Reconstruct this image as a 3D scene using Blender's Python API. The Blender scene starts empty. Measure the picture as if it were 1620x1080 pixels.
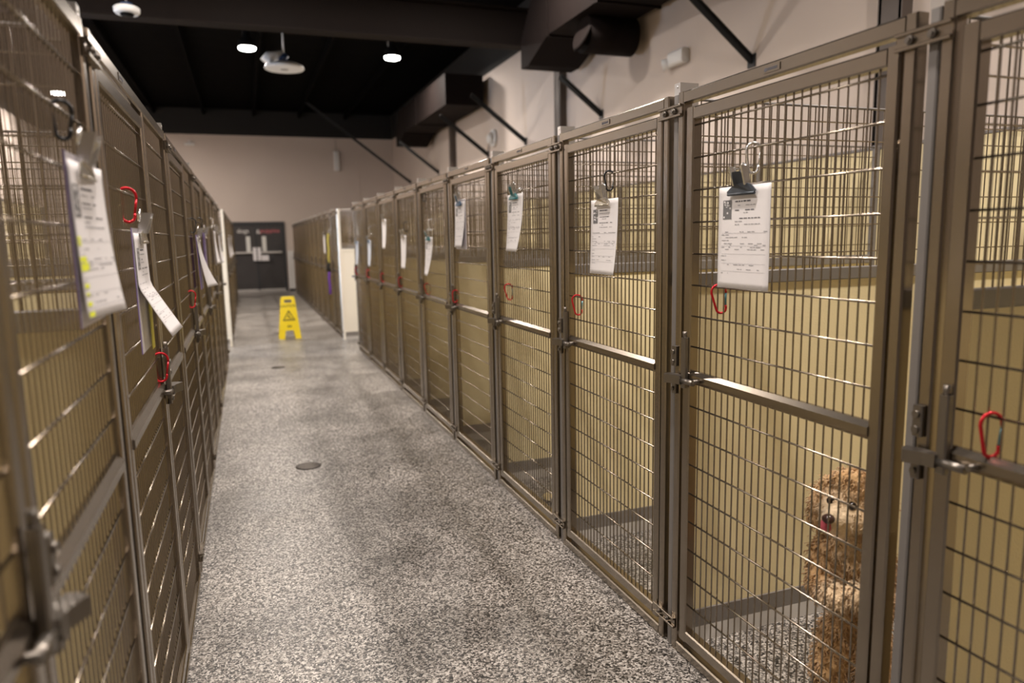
import bpy, bmesh, math, random
from mathutils import Vector, Matrix, noise
random.seed(7)
S = bpy.context.scene
C = S.collection

# ------------------------------------------------------------------ camera
CAM = Vector((0, 0, 1.41))
YAW, PITCH, ROLL = .3487, -.1441, -.019
fw = Vector((math.sin(YAW)*math.cos(PITCH), math.cos(YAW)*math.cos(PITCH), math.sin(PITCH)))
rt = Vector((math.cos(YAW), -math.sin(YAW), 0))
up = rt.cross(fw)
r_ = rt*math.cos(ROLL) + up*math.sin(ROLL)
u_ = up*math.cos(ROLL) - rt*math.sin(ROLL)
cd = bpy.data.cameras.new('camera')
cam = bpy.data.objects.new('camera', cd); C.objects.link(cam)
cam.matrix_world = Matrix(((r_.x, u_.x, -fw.x, CAM.x), (r_.y, u_.y, -fw.y, CAM.y), (r_.z, u_.z, -fw.z, CAM.z), (0, 0, 0, 1)))
cd.sensor_width = 36; cd.lens = 1144.36/1620*36
cd.clip_start = .05; cd.clip_end = 80
cd.dof.use_dof = True; cd.dof.focus_distance = 2.45; cd.dof.aperture_fstop = 2.0
S.camera = cam
# ------------------------------------------------------------------ world and exposure
wd = bpy.data.worlds.new('world'); S.world = wd; wd.use_nodes = True
wd.node_tree.nodes['Background'].inputs[0].default_value = (.05, .05, .055, 1)
wd.node_tree.nodes['Background'].inputs[1].default_value = .3
S.view_settings.view_transform = 'Standard'
S.view_settings.look = 'None'
S.view_settings.gamma = 1
S.view_settings.exposure = -0.15
LAMP_W = 125          # watts of one ceiling downlight
LAMP_COL = (1.0, .885, .79)
LAMPS = [(x, y, 1.35 if y > 10 else 1.0) for y in (13.4, 7.3, 1.2) for x in (.26, 2.7, -2.2)] + [(-3.5, 18.3, 2.2)]   # x, y, share of LAMP_W; last is an added unseen lamp brightening the far wall

# ------------------------------------------------------------------ materials
MATS = {}
def nt(name):
    m = bpy.data.materials.new(name); m.use_nodes = True
    MATS[name] = m
    return m, m.node_tree.nodes, m.node_tree.links, m.node_tree.nodes['Principled BSDF']
def plain(name, col, rough=.5, metal=0, var=.0, scale=20, bump=0, spec=.5, emit=None, es=0, bscale=None, coat=0):
    m, N, L, b = nt(name)
    b.inputs['Base Color'].default_value = (*col, 1); b.inputs['Roughness'].default_value = rough
    b.inputs['Metallic'].default_value = metal; b.inputs['Specular IOR Level'].default_value = spec
    b.inputs['Coat Weight'].default_value = coat
    if emit:
        b.inputs['Emission Color'].default_value = (*emit, 1); b.inputs['Emission Strength'].default_value = es
    tc = N.new('ShaderNodeTexCoord')
    if var:
        n = N.new('ShaderNodeTexNoise'); n.inputs['Scale'].default_value = scale; n.inputs['Detail'].default_value = 5
        L.new(tc.outputs['Object'], n.inputs['Vector'])
        mx = N.new('ShaderNodeMix'); mx.data_type = 'RGBA'
        mx.inputs[6].default_value = (*[c*(1-var) for c in col], 1); mx.inputs[7].default_value = (*[min(1, c*(1+var)) for c in col], 1)
        L.new(n.outputs['Fac'], mx.inputs[0]); L.new(mx.outputs[2], b.inputs['Base Color'])
        mr = N.new('ShaderNodeMapRange'); mr.inputs['To Min'].default_value = max(.02, rough-.1); mr.inputs['To Max'].default_value = min(1, rough+.1)
        L.new(n.outputs['Fac'], mr.inputs['Value']); L.new(mr.outputs['Result'], b.inputs['Roughness'])
    if bump:
        n2 = N.new('ShaderNodeTexNoise'); n2.inputs['Scale'].default_value = bscale or scale*4; n2.inputs['Detail'].default_value = 3
        L.new(tc.outputs['Object'], n2.inputs['Vector'])
        bp = N.new('ShaderNodeBump'); bp.inputs['Strength'].default_value = bump; bp.inputs['Distance'].default_value = .003
        L.new(n2.outputs['Fac'], bp.inputs['Height']); L.new(bp.outputs['Normal'], b.inputs['Normal'])
    return m
def steel(name, col, rough, metal=.9):
    m, N, L, b = nt(name)
    tc = N.new('ShaderNodeTexCoord')
    b.inputs['Roughness'].default_value = rough
    n2 = N.new('ShaderNodeTexNoise'); n2.inputs['Scale'].default_value = 2.5; n2.inputs['Detail'].default_value = 2
    L.new(tc.outputs['Object'], n2.inputs['Vector'])
    mx = N.new('ShaderNodeMix'); mx.data_type = 'RGBA'
    mx.inputs[6].default_value = (*[c*.94 for c in col], 1); mx.inputs[7].default_value = (*[min(1, c*1.05) for c in col], 1)
    L.new(n2.outputs['Fac'], mx.inputs[0]); L.new(mx.outputs[2], b.inputs['Base Color'])
    b.inputs['Metallic'].default_value = metal
    return m
steel('steel', (.31, .268, .220), .27, 1.0)
steel('steel_wire', (.31, .268, .222), .25, 1.0)
steel('steel_bright', (.74, .72, .70), .28)
steel('steel_dark', (.20, .18, .16), .38)
plain('cream_panel', (.80, .70, .44), .5, var=.05, scale=3, bump=.25, bscale=180)
plain('white_panel', (.80, .76, .68), .45, var=.03, scale=3)
plain('stile_grey', (.205, .193, .188), .45, metal=.35, var=.05)
plain('base_grey', (.20, .185, .175), .55, var=.1, scale=8)
plain('cove_grey', (.36, .34, .32), .6, var=.1, scale=8)
plain('black_paint', (.008, .0075, .0075), .7, var=.2, scale=6, spec=.1)
plain('ceiling_black', (.003, .0028, .0028), .9, var=.2, scale=4, spec=.02)
plain('column_brown', (.085, .066, .056), .6, var=.1, scale=4)
plain('beam_brown', (.014, .0105, .0095), .7, var=.15, scale=4, spec=.08)
plain('duct_black', (.010, .0072, .0066), .7, var=.2, scale=4, spec=.06)
plain('strut_black', (.008, .009, .010), .5, var=.1)
plain('lamp_lens', (1, 1, 1), .4, emit=(1, .97, .92), es=45)
plain('day_pane', (.6, .7, .8), .2, emit=(.62, .76, 1.0), es=32)
plain('white_plastic', (.75, .75, .75), .4, var=.04)
plain('grey_plastic', (.32, .31, .30), .5, var=.04)
plain('blue_dark', (.02, .04, .10), .4)
plain('door_paint', (.045, .041, .042), .45, var=.12, scale=5)
plain('door_frame', (.030, .032, .036), .5, var=.1)
plain('lit_pane', (.75, .75, .72), .25, var=.03)
plain('alum', (.62, .60, .58), .4, metal=.5, var=.05)
plain('red_letter', (.62, .16, .18), .5)
plain('white_letter', (.82, .80, .78), .5)
plain('paper', (.80, .78, .80), .75, var=.02, scale=14, bump=.08, bscale=30)
plain('paper_daylight_tint', (.62, .68, .80), .75, var=.02, scale=14)  # white paper with the cross aisle's cool daylight put into its colour
plain('ink', (.10, .10, .12), .8)
plain('ink_soft', (.34, .34, .37), .8)
plain('highlighter', (.80, .86, .04), .7)
plain('yellow_slip', (.78, .70, .08), .7)
plain('board_clear', (.58, .55, .60), .2, var=.03)
plain('board_purple', (.20, .14, .36), .3, var=.05)
plain('clip_blue', (.03, .10, .20), .35, metal=.3, var=.1)
plain('clip_navy', (.055, .065, .08), .4, metal=.5, var=.1)
plain('clip_teal', (.01, .16, .18), .35, metal=.2, var=.1)
plain('clip_steel', (.62, .58, .50), .25, metal=.9, var=.1)
plain('clip_yellow', (.80, .72, .05), .4)
plain('red_alu', (.50, .012, .022), .28, metal=.5, var=.1)
plain('black_alu', (.012, .012, .014), .35, metal=.3)
plain('silver_alu', (.78, .78, .78), .22, metal=.9)
plain('gate_teal', (.10, .26, .32), .3, metal=.6)
plain('gate_grey', (.40, .42, .42), .3, metal=.7)
plain('sign_yellow', (.85, .66, .01), .38, var=.05, scale=6)
plain('sign_black', (.02, .018, .01), .5)
plain('strap_yellow', (.62, .55, .12), .8, var=.2, scale=60)
plain('strap_black', (.015, .015, .015), .8)
plain('strap_purple', (.16, .05, .40), .75, var=.2, scale=60)
plain('bowl_steel', (.7, .68, .65), .18, metal=1)
plain('drain_dark', (.06, .05, .045), .4, metal=.7, var=.2)
plain('eye_dark', (.012, .006, .004), .12)
plain('nose_dark', (.05, .022, .020), .3)
plain('tongue_pink', (.52, .09, .13), .35, var=.1)
plain('photo_grey', (.16, .16, .17), .5)
# dog fur: colour patches that belong to the coat (pale muzzle and chest, tan body)
m, N, L, b = nt('fur')
tc = N.new('ShaderNodeTexCoord'); n = N.new('ShaderNodeTexNoise'); n.inputs['Scale'].default_value = 34; n.inputs['Detail'].default_value = 6; n.inputs['Roughness'].default_value = .7
at = N.new('ShaderNodeAttribute'); at.attribute_name = 'coat'
rp = N.new('ShaderNodeValToRGB'); rp.color_ramp.elements[0].position = .3; rp.color_ramp.elements[0].color = (.40, .215, .085, 1)
rp.color_ramp.elements[1].position = .72; rp.color_ramp.elements[1].color = (.80, .54, .28, 1)
mx = N.new('ShaderNodeMix'); mx.data_type = 'RGBA'; mx.inputs[7].default_value = (.88, .70, .48, 1)
L.new(tc.outputs['Object'], n.inputs['Vector']); L.new(n.outputs['Fac'], rp.inputs[0]); L.new(rp.outputs[0], mx.inputs[6])
L.new(at.outputs['Fac'], mx.inputs[0]); L.new(mx.outputs[2], b.inputs['Base Color'])
b.inputs['Roughness'].default_value = .85; b.inputs['Sheen Weight'].default_value = .4; b.inputs['Specular IOR Level'].default_value = .15
nb = N.new('ShaderNodeTexNoise'); nb.inputs['Scale'].default_value = 150; nb.inputs['Detail'].default_value = 4
bp = N.new('ShaderNodeBump'); bp.inputs['Strength'].default_value = .8; bp.inputs['Distance'].default_value = .006
L.new(tc.outputs['Object'], nb.inputs['Vector']); L.new(nb.outputs['Fac'], bp.inputs['Height']); L.new(bp.outputs['Normal'], b.inputs['Normal'])
# epoxy flake floor
m, N, L, b = nt('flake_floor')
tc = N.new('ShaderNodeTexCoord')
v = N.new('ShaderNodeTexVoronoi'); v.inputs['Scale'].default_value = 165; v.inputs['Randomness'].default_value = 1
wn = N.new('ShaderNodeTexNoise'); wn.inputs['Scale'].default_value = 90; wn.inputs['Detail'].default_value = 2
ad = N.new('ShaderNodeMixRGB'); ad.blend_type = 'ADD'; ad.inputs[0].default_value = .012
L.new(tc.outputs['Object'], wn.inputs['Vector']); L.new(tc.outputs['Object'], ad.inputs[1]); L.new(wn.outputs['Color'], ad.inputs[2])
L.new(ad.outputs[0], v.inputs['Vector'])
sp = N.new('ShaderNodeSeparateColor'); L.new(v.outputs['Color'], sp.inputs[0])
cr = N.new('ShaderNodeValToRGB'); cr.color_ramp.interpolation = 'CONSTANT'
els = cr.color_ramp.elements
els[0].position = 0; els[0].color = (.016, .015, .015, 1)
els[1].position = .22; els[1].color = (.07, .065, .06, 1)
for p, c in ((.38, (.20, .182, .165)), (.58, (.37, .345, .32)), (.82, (.60, .57, .54))):
    e = els.new(p); e.color = (*c, 1)
L.new(sp.outputs[0], cr.inputs[0])
big = N.new('ShaderNodeTexNoise'); big.inputs['Scale'].default_value = 2.1; big.inputs['Detail'].default_value = 4; big.inputs['Roughness'].default_value = .55
L.new(tc.outputs['Object'], big.inputs['Vector'])
mr = N.new('ShaderNodeMapRange'); mr.inputs['From Min'].default_value = .36; mr.inputs['From Max'].default_value = .62
mr.inputs['To Min'].default_value = .70; mr.inputs['To Max'].default_value = 1.05
L.new(big.outputs['Fac'], mr.inputs['Value'])
mu = N.new('ShaderNodeMixRGB'); mu.blend_type = 'MULTIPLY'; mu.inputs[0].default_value = 1
L.new(cr.outputs[0], mu.inputs[1]); L.new(mr.outputs[0], mu.inputs[2]); L.new(mu.outputs[0], b.inputs['Base Color'])
mr2 = N.new('ShaderNodeMapRange'); mr2.inputs['To Min'].default_value = .26; mr2.inputs['To Max'].default_value = .5
L.new(big.outputs['Fac'], mr2.inputs['Value']); L.new(mr2.outputs[0], b.inputs['Roughness'])
bp = N.new('ShaderNodeBump'); bp.inputs['Strength'].default_value = .25; bp.inputs['Distance'].default_value = .002
L.new(sp.outputs[1], bp.inputs['Height']); L.new(bp.outputs['Normal'], b.inputs['Normal'])
# painted wall: cream below, flat black paint above the line at 4.27 m
m, N, L, b = nt('wall_paint')
tc = N.new('ShaderNodeTexCoord'); sx = N.new('ShaderNodeSeparateXYZ'); L.new(tc.outputs['Object'], sx.inputs[0])
gt = N.new('ShaderNodeMath'); gt.operation = 'GREATER_THAN'; gt.inputs[1].default_value = 4.27; L.new(sx.outputs['Z'], gt.inputs[0])
n = N.new('ShaderNodeTexNoise'); n.inputs['Scale'].default_value = 1.2; n.inputs['Detail'].default_value = 4; L.new(tc.outputs['Object'], n.inputs['Vector'])
m1 = N.new('ShaderNodeMix'); m1.data_type = 'RGBA'; m1.inputs[6].default_value = (.57, .49, .44, 1); m1.inputs[7].default_value = (.63, .55, .495, 1)
L.new(n.outputs['Fac'], m1.inputs[0])
m2 = N.new('ShaderNodeMix'); m2.data_type = 'RGBA'; m2.inputs[7].default_value = (.006, .0055, .0055, 1)
L.new(gt.outputs[0], m2.inputs[0]); L.new(m1.outputs[2], m2.inputs[6]); L.new(m2.outputs[2], b.inputs['Base Color'])
b.inputs['Roughness'].default_value = .75
nb = N.new('ShaderNodeTexNoise'); nb.inputs['Scale'].default_value = 120
bp = N.new('ShaderNodeBump'); bp.inputs['Strength'].default_value = .12; bp.inputs['Distance'].default_value = .003
L.new(tc.outputs['Object'], nb.inputs['Vector']); L.new(nb.outputs['Fac'], bp.inputs['Height']); L.new(bp.outputs['Normal'], b.inputs['Normal'])

# ------------------------------------------------------------------ mesh helpers
class MB:
    def __init__(s): s.v = []; s.f = []; s.smooth = []
    def add(s, vs, fs, smooth=False):
        o = len(s.v); s.v += [tuple(p) for p in vs]
        for f in fs: s.f.append([i+o for i in f]); s.smooth.append(smooth)
        return s
    def box(s, x0, x1, y0, y1, z0, z1):
        x0, x1 = min(x0, x1), max(x0, x1); y0, y1 = min(y0, y1), max(y0, y1); z0, z1 = min(z0, z1), max(z0, z1)
        return s.add([(x0,y0,z0),(x1,y0,z0),(x1,y1,z0),(x0,y1,z0),(x0,y0,z1),(x1,y0,z1),(x1,y1,z1),(x0,y1,z1)],
                     [(0,3,2,1),(4,5,6,7),(0,1,5,4),(1,2,6,5),(2,3,7,6),(3,0,4,7)])
    def bar(s, axis, x0, x1, y0, y1, z0, z1, c=.004):
        """box tube with its four long edges rounded off; axis = long direction"""
        lo = [min(x0,x1), min(y0,y1), min(z0,z1)]; hi = [max(x0,x1), max(y0,y1), max(z0,z1)]
        a = 'xyz'.index(axis); u = (a+1) % 3; w = (a+2) % 3
        pr = [(lo[u]+c,lo[w]),(hi[u]-c,lo[w]),(hi[u],lo[w]+c),(hi[u],hi[w]-c),(hi[u]-c,hi[w]),(lo[u]+c,hi[w]),(lo[u],hi[w]-c),(lo[u],lo[w]+c)]
        vs = []
        for t in (lo[a], hi[a]):
            for p, q in pr:
                k = [0,0,0]; k[a] = t; k[u] = p; k[w] = q; vs.append(k)
        fs = [(i, (i+1)%8, 8+(i+1)%8, 8+i) for i in range(8)] + [tuple(range(7,-1,-1)), tuple(range(8,16))]
        return s.add(vs, fs)
    def rod(s, p0, p1, r, n=8, r1=None, cap=True):
        p0 = Vector(p0); p1 = Vector(p1); d = (p1-p0).normalized(); r1 = r if r1 is None else r1
        a = d.orthogonal().normalized(); b = d.cross(a)
        vs = []
        for p, rr in ((p0, r), (p1, r1)):
            for i in range(n):
                t = 2*math.pi*i/n; vs.append(p + a*math.cos(t)*rr + b*math.sin(t)*rr)
        o = len(s.v); s.v += [tuple(q) for q in vs]
        for i in range(n): s.f.append([o+i, o+(i+1)%n, o+n+(i+1)%n, o+n+i]); s.smooth.append(True)
        if cap: s.f += [[o+i for i in range(n-1,-1,-1)], [o+n+i for i in range(n)]]; s.smooth += [False, False]
        return s
    def sweep(s, path, r, n=7, closed=False):
        path = [Vector(p) for p in path]; k = len(path); o = len(s.v); ref = None
        for i, p in enumerate(path):
            a = path[(i-1) % k] if (closed or i) else p
            c = path[(i+1) % k] if (closed or i < k-1) else p
            d = (c-a).normalized()
            if ref is None: ref = d.orthogonal().normalized()
            ref = (ref - d*ref.dot(d)).normalized(); b = d.cross(ref)
            rr = r(i/(k-1)) if callable(r) else r
            for j in range(n):
                t = 2*math.pi*j/n; s.v.append(tuple(p + ref*math.cos(t)*rr + b*math.sin(t)*rr))
        for i in range(k if closed else k-1):
            for j in range(n):
                q = (i+1) % k
                s.f.append([o+i*n+j, o+i*n+(j+1)%n, o+q*n+(j+1)%n, o+q*n+j]); s.smooth.append(True)
        if not closed:
            s.f += [[o+j for j in range(n-1,-1,-1)], [o+(k-1)*n+j for j in range(n)]]; s.smooth += [False, False]
        return s
    def lathe(s, prof, n=24, c=(0,0,0)):
        o = len(s.v); k = len(prof)
        for r, z in prof:
            for j in range(n):
                t = 2*math.pi*j/n; s.v.append((c[0]+r*math.cos(t), c[1]+r*math.sin(t), c[2]+z))
        for i in range(k-1):
            for j in range(n): s.f.append([o+i*n+j, o+i*n+(j+1)%n, o+(i+1)*n+(j+1)%n, o+(i+1)*n+j]); s.smooth.append(True)
        s.f += [[o+j for j in range(n-1,-1,-1)], [o+(k-1)*n+j for j in range(n)]]; s.smooth += [False, False]
        return s
    def prism(s, poly, h0, h1, fn):
        """poly in 2D, extruded between h0 and h1; fn(u, v, h) -> point"""
        k = len(poly)
        vs = [fn(u, v, h) for h in (h0, h1) for u, v in poly]
        return s.add(vs, [tuple(range(k-1,-1,-1)), tuple(range(k,2*k))] + [(i,(i+1)%k,k+(i+1)%k,k+i) for i in range(k)])
    def mesh(s, name, mat):
        me = bpy.data.meshes.new(name); me.from_pydata(s.v, [], s.f)
        me.polygons.foreach_set('use_smooth', s.smooth)
        bm = bmesh.new(); bm.from_mesh(me); bmesh.ops.recalc_face_normals(bm, faces=bm.faces); bm.to_mesh(me); bm.free()
        me.materials.append(MATS[mat]); me.update()
        return me
    def build(s, name, mat, parent=None, loc=(0,0,0)):
        return link(name, s.mesh(name, mat), parent, loc)
def link(name, me, parent=None, loc=(0,0,0)):
    o = bpy.data.objects.new(name, me); C.objects.link(o); o.location = loc
    if parent is not None: o.parent = parent
    return o
def tag(o, label=None, cat=None, group=None, kind=None):
    if label: o['label'] = label
    if cat: o['category'] = cat
    if group: o['group'] = group
    if kind: o['kind'] = kind
    return o
def empty(name, loc, label=None, cat=None, group=None):
    o = bpy.data.objects.new(name, None); C.objects.link(o); o.location = loc; o.empty_display_size = .1
    return tag(o, label, cat, group)
def copy_tree(o, parent=None):
    c = o.copy(); C.objects.link(c); c.parent = parent
    for ch in list(o.children): copy_tree(ch, c)
    return c
def text_mesh(txt, size, align='CENTER', ext=.001):
    cu = bpy.data.curves.new('txt', 'FONT'); cu.body = txt; cu.size = size; cu.align_x = align; cu.extrude = ext; cu.resolution_u = 3
    o = bpy.data.objects.new('txt', cu); C.objects.link(o)
    me = bpy.data.meshes.new_from_object(o.evaluated_get(bpy.context.evaluated_depsgraph_get()))
    bpy.data.objects.remove(o); bpy.data.curves.remove(cu)
    return me
def set_text(name, txt, size, mat, parent, mtx, align='CENTER', ext=.001):
    me = text_mesh(txt, size, align, ext); me.transform(mtx); me.materials.clear(); me.materials.append(MATS[mat]); me.name = name
    return link(name, me, parent)
ORD = ['first', 'second', 'third', 'fourth', 'fifth', 'sixth', 'seventh', 'eighth', 'ninth', 'tenth', 'eleventh', 'twelfth']

# ------------------------------------------------------------------ the setting
XW, XLW, YF, YB, ZC = 4.24, -4.6, 21.6, -7.5, 4.95
def struct(name, mb, mat, parent=None):
    o = mb.build(name, mat, parent)
    if parent is None: o['kind'] = 'structure'
    return o
floor = struct('floor', MB().box(XLW, XW, YB, YF, -.12, 0), 'flake_floor')
ceiling = struct('ceiling', MB().box(XLW, XW, YB, YF, ZC, ZC+.12), 'ceiling_black')
wall_right = struct('wall_right', MB().box(XW, XW+.15, YB, YF, 0, ZC), 'wall_paint')
wall_left = struct('wall_left', MB().box(XLW-.15, XLW, YB, YF, 0, ZC), 'wall_paint')
wall_back = struct('wall_back', MB().box(XLW, XW, YB-.15, YB, 0, ZC), 'wall_paint')
DX0, DX1, DZ = -.47, 1.09, 1.945
wf = MB()
wf.box(XLW, DX0, YF, YF+.15, 0, ZC); wf.box(DX1, XW, YF, YF+.15, 0, ZC); wf.box(DX0, DX1, YF, YF+.15, DZ, ZC)
wall_far = struct('wall_far', wf, 'wall_paint')
# panel joints of the far wall: slim raised battens
struct('trim_1', MB().box(XLW+.02, 3.22, YF-.012, YF, 3.025, 3.05), 'wall_paint')
struct('trim_2', MB().box(3.22, 3.25, YF-.015, YF, 0, 3.95), 'wall_paint')
# double door at the end
door = MB()
door.box(DX0, DX0+.06, YF-.03, YF+.1, 0, DZ); door.box(DX1-.06, DX1, YF-.03, YF+.1, 0, DZ); door.box(DX0+.06, DX1-.06, YF-.03, YF+.1, DZ-.09, DZ)
d1 = struct('door_1', door, 'door_frame')
xm = (DX0+DX1)/2
for sx, (a, c) in enumerate(((DX0+.065, xm-.004), (xm+.004, DX1-.065))):
    leaf = MB().box(a, c, YF+.0, YF+.045, .03, DZ-.095).build('door_leaf', 'door_paint', d1)
    lx = xm-.21 if sx == 0 else xm+.21
    MB().box(lx-.055, lx+.055, YF-.006, YF+.004, 1.09, 1.545).build('vision_pane', 'lit_pane', leaf)
    bar = MB().bar('x', min(a+.06, c), c-.05 if sx == 0 else c-.04, YF-.075, YF-.035, 1.075, 1.125)
    bar.box(a+.07, a+.12, YF-.05, YF+.002, 1.07, 1.13); bar.box(c-.13, c-.08, YF-.05, YF+.002, 1.07, 1.13)
    bar.build('push_bar', 'alum', leaf)
    MB().box(a, c, YF-.006, YF+.002, .03, .075).build('door_sweep', 'alum', leaf)
MB().box(DX0+.06, DX1-.06, YF-.05, YF+.06, 0, .018).build('threshold', 'alum', d1)
MB().box(xm-.018, xm+.018, YF-.014, YF-.002, .05, DZ-.1).build('astragal', 'door_frame', d1)
for x0, x1, z0, z1, nm in ((.205, .30, .875, 1.24, 'notice_sheet'), (.325, .415, .875, 1.24, 'notice_sheet'), (.425, .615, .87, 1.02, 'notice_sheet')):
    MB().box(x0, x1, YF-.092, YF-.088, z0, z1).build(nm, 'paper', d1)
face = Matrix.Rotation(math.pi/2, 4, 'X')
set_text('lettering', 'puppies', .17, 'red_letter', d1, Matrix.Translation((.69, YF-.006, 1.645)) @ face)
set_text('lettering', 'dogs', .17, 'white_letter', d1, Matrix.Translation((-.02, YF-.006, 1.645)) @ face)
set_text('lettering', '&', .17, 'white_letter', d1, Matrix.Translation((xm+.07, YF-.018, 1.62)) @ face)
wn1 = struct('window_1', MB().bar('y', XLW, XLW+.05, 9.34, 10.44, .25, .31).bar('y', XLW, XLW+.05, 9.34, 10.44, 2.29, 2.35).bar('z', XLW, XLW+.05, 9.34, 9.40, .31, 2.29).bar('z', XLW, XLW+.05, 10.38, 10.44, .31, 2.29), 'alum')
MB().box(XLW+.005, XLW+.02, 9.40, 10.38, .31, 2.29).build('window_pane', 'day_pane', wn1)
# frame columns on the right wall, rafters, purlins
for i, y in enumerate((3.9, 9.4, 14.9)):
    mb = MB().box(XW-.10, XW, y-.09, y-.07, 0, 4.4).box(XW-.10, XW, y+.07, y+.09, 0, 4.4).box(XW-.02, XW, y-.07, y+.07, 0, 4.4)
    mb.box(XW-.10, XW-.085, y-.10, y+.10, 0, 4.4)
    o = mb.build('wall_column', 'column_brown'); tag(o, kind='structure')
    if i == 2: continue
    z0, z1 = 3.90, 4.34
    b = MB().box(XLW, XW-.1, y-.012, y+.012, z0, z1).box(XLW, XW-.1, y-.11, y+.11, z0-.02, z0).box(XLW, XW-.1, y-.11, y+.11, z1, z1+.02)
    tag(b.build('roof_beam', 'beam_brown'), ['dark brown steel roof beam crossing above the tan dog kennel', 'dark brown steel roof beam in front of the ceiling lights', 'dark brown steel roof beam beyond the ceiling lights'][i], 'beam', 'roof beams')
for k, x in enumerate((-3.4, -2.2, -1.0, .26, 1.45, 2.7)):
    tag(MB().box(x+.18, x+.24, YB, YF, ZC-.16, ZC).build('ceiling_joist', 'ceiling_black'), 'black ceiling joist running the length of the dark ceiling', 'joist', 'black ceiling joists')

# ------------------------------------------------------------------ ceiling lights
ZL = 4.62
lamp_data = bpy.data.lights.new('downlight', 'AREA'); lamp_data.shape = 'DISK'; lamp_data.size = .24
lamp_data.energy = LAMP_W; lamp_data.color = LAMP_COL; lamp_data.spread = math.radians(170)
hs = MB().lathe([(.05, .33), (.06, .30), (.06, .16), (.13, .10), (.15, .02), (.15, 0), (.135, -.004), (.13, .01)], 28).mesh('housing', 'black_paint')
ls = MB().lathe([(.135, -.004), (.132, -.03), (.09, -.045), (.001, -.05)], 28).mesh('lens', 'lamp_lens')
names = {(.26, 13.4): 'round lit ceiling downlight beside the wide white pendant speaker', (2.7, 13.4): 'round lit ceiling downlight closer to the duct and cream wall'}
for x, y, share in LAMPS:
    t = empty('ceiling_light', (x, y, ZL), names.get((x, y)) or 'round ceiling downlight %s, %s' % ({.26: 'over the aisle', 2.7: 'over the tan dog row', -2.2: 'over the wide kennels', -3.5: 'added unseen behind the wide kennels to light the far wall'}[x], {13.4: 'past the wet floor sign', 7.3: 'near the cross aisle', 1.2: 'near the tan dog', 18.3: 'near the far doors'}[y]), 'ceiling light', 'ceiling downlights')
    link('housing', hs, t); link('lens', ls, t)
    ld = lamp_data.copy(); ld.energy = LAMP_W*share
    lo = bpy.data.objects.new('lamp_glow', ld); C.objects.link(lo); lo.parent = t; lo.location = (0, 0, -.06)
    MB().box(-.06, -.0, .02, .1, .2, .27).build('junction_box', 'clip_yellow' if False else 'grey_plastic', t)

# ------------------------------------------------------------------ kennel rows
XR, XL, W, H = 1.291, -.266, .9107, 1.839
ZW = [1.732 - .0965*i for i in range(18)]           # heights of the cross wires
ZW = [z for z in ZW if abs(z-.959) > .03 and z > .11]
T = .034
def front_parts(sg):
    """returns helper mapping d (depth behind the front plane) to local x"""
    return lambda d: sg*d
def add_wires(s0, s1, z_lo, z_hi, zs, sg, parent, single):
    X = front_parts(sg)
    n = max(2, round((s1-s0)/.0292)); st = (s1-s0)/n
    if single:
        vm = MB().rod((0,0,z_lo), (0,0,z_hi), .0026, 6, cap=False).mesh('vertical_wire', 'steel_wire')
        for i in range(1, n): link('vertical_wire', vm, parent, (X(.0165), s0+st*i, 0))
        hm = MB().rod((0,s0-.006,0), (0,s1+.006,0), .0029, 6).mesh('cross_wire', 'steel_wire')
        for z in zs: link('cross_wire', hm, parent, (X(.011), 0, z))
    else:
        mb = MB()
        for i in range(1, n): mb.rod((X(.0165), s0+st*i, z_lo), (X(.0165), s0+st*i, z_hi), .0026, 5, cap=False)
        for z in zs: mb.rod((X(.011), s0-.004, z), (X(.011), s1+.004, z), .0029, 5, cap=False)
        o = mb.build('wire_mesh', 'steel_wire', parent); o['kind'] = 'stuff'
def latch_mesh(sg, s):
    """s = joint between gate stile and post; the post lies beyond it (+y)"""
    X = front_parts(sg); mb = MB()
    mb.bar('z', X(-.020), X(-.004), s-.052, s-.030, .925, 1.085, .003)          # upright slide on the gate stile
    mb.rod((X(-.012), s-.041, 1.085), (X(-.012), s-.041, 1.105), .007, 8)
    mb.bar('z', X(-.012), X(0), s+.012, s+.036, .985, 1.05, .003)                # keeper on the post
    for z in (1.0, 1.032): mb.rod((X(-.018), s+.024, z), (X(-.01), s+.024, z), .008, 10)
    mb.bar('z', X(-.012), X(0), s+.012, s+.034, .895, .93, .003)
    mb.rod((X(-.018), s+.023, .912), (X(-.01), s+.023, .912), .007, 10)
    # finger lever: a hooked wedge standing out into the aisle
    poly = [(s-.034, .0), (s+.012, .0), (s+.040, .012), (s+.036, .030), (s+.022, .044), (s+.008, .036), (s-.01, .026), (s-.034, .022)]
    mb.prism(poly, .935, .962, lambda u, v, h: (X(-v-.004), u, h))
    mb.rod((X(-.016), s-.095, .948), (X(-.016), s-.034, .948), .009, 10)          # bolt
    mb.rod((X(-.024), s-.105, .956), (X(.0), s-.105, .956), .007, 8)
    return mb.mesh('latch', 'steel_dark')
def hinge_mesh(sg, s):
    X = front_parts(sg); mb = MB()
    mb.rod((X(.016), s+.001, -.035), (X(.016), s+.001, .035), .0035, 8)
    mb.box(X(.013), X(.019), s-.002, s+.006, -.028, .028)
    return mb.mesh('hinge', 'steel')
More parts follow.
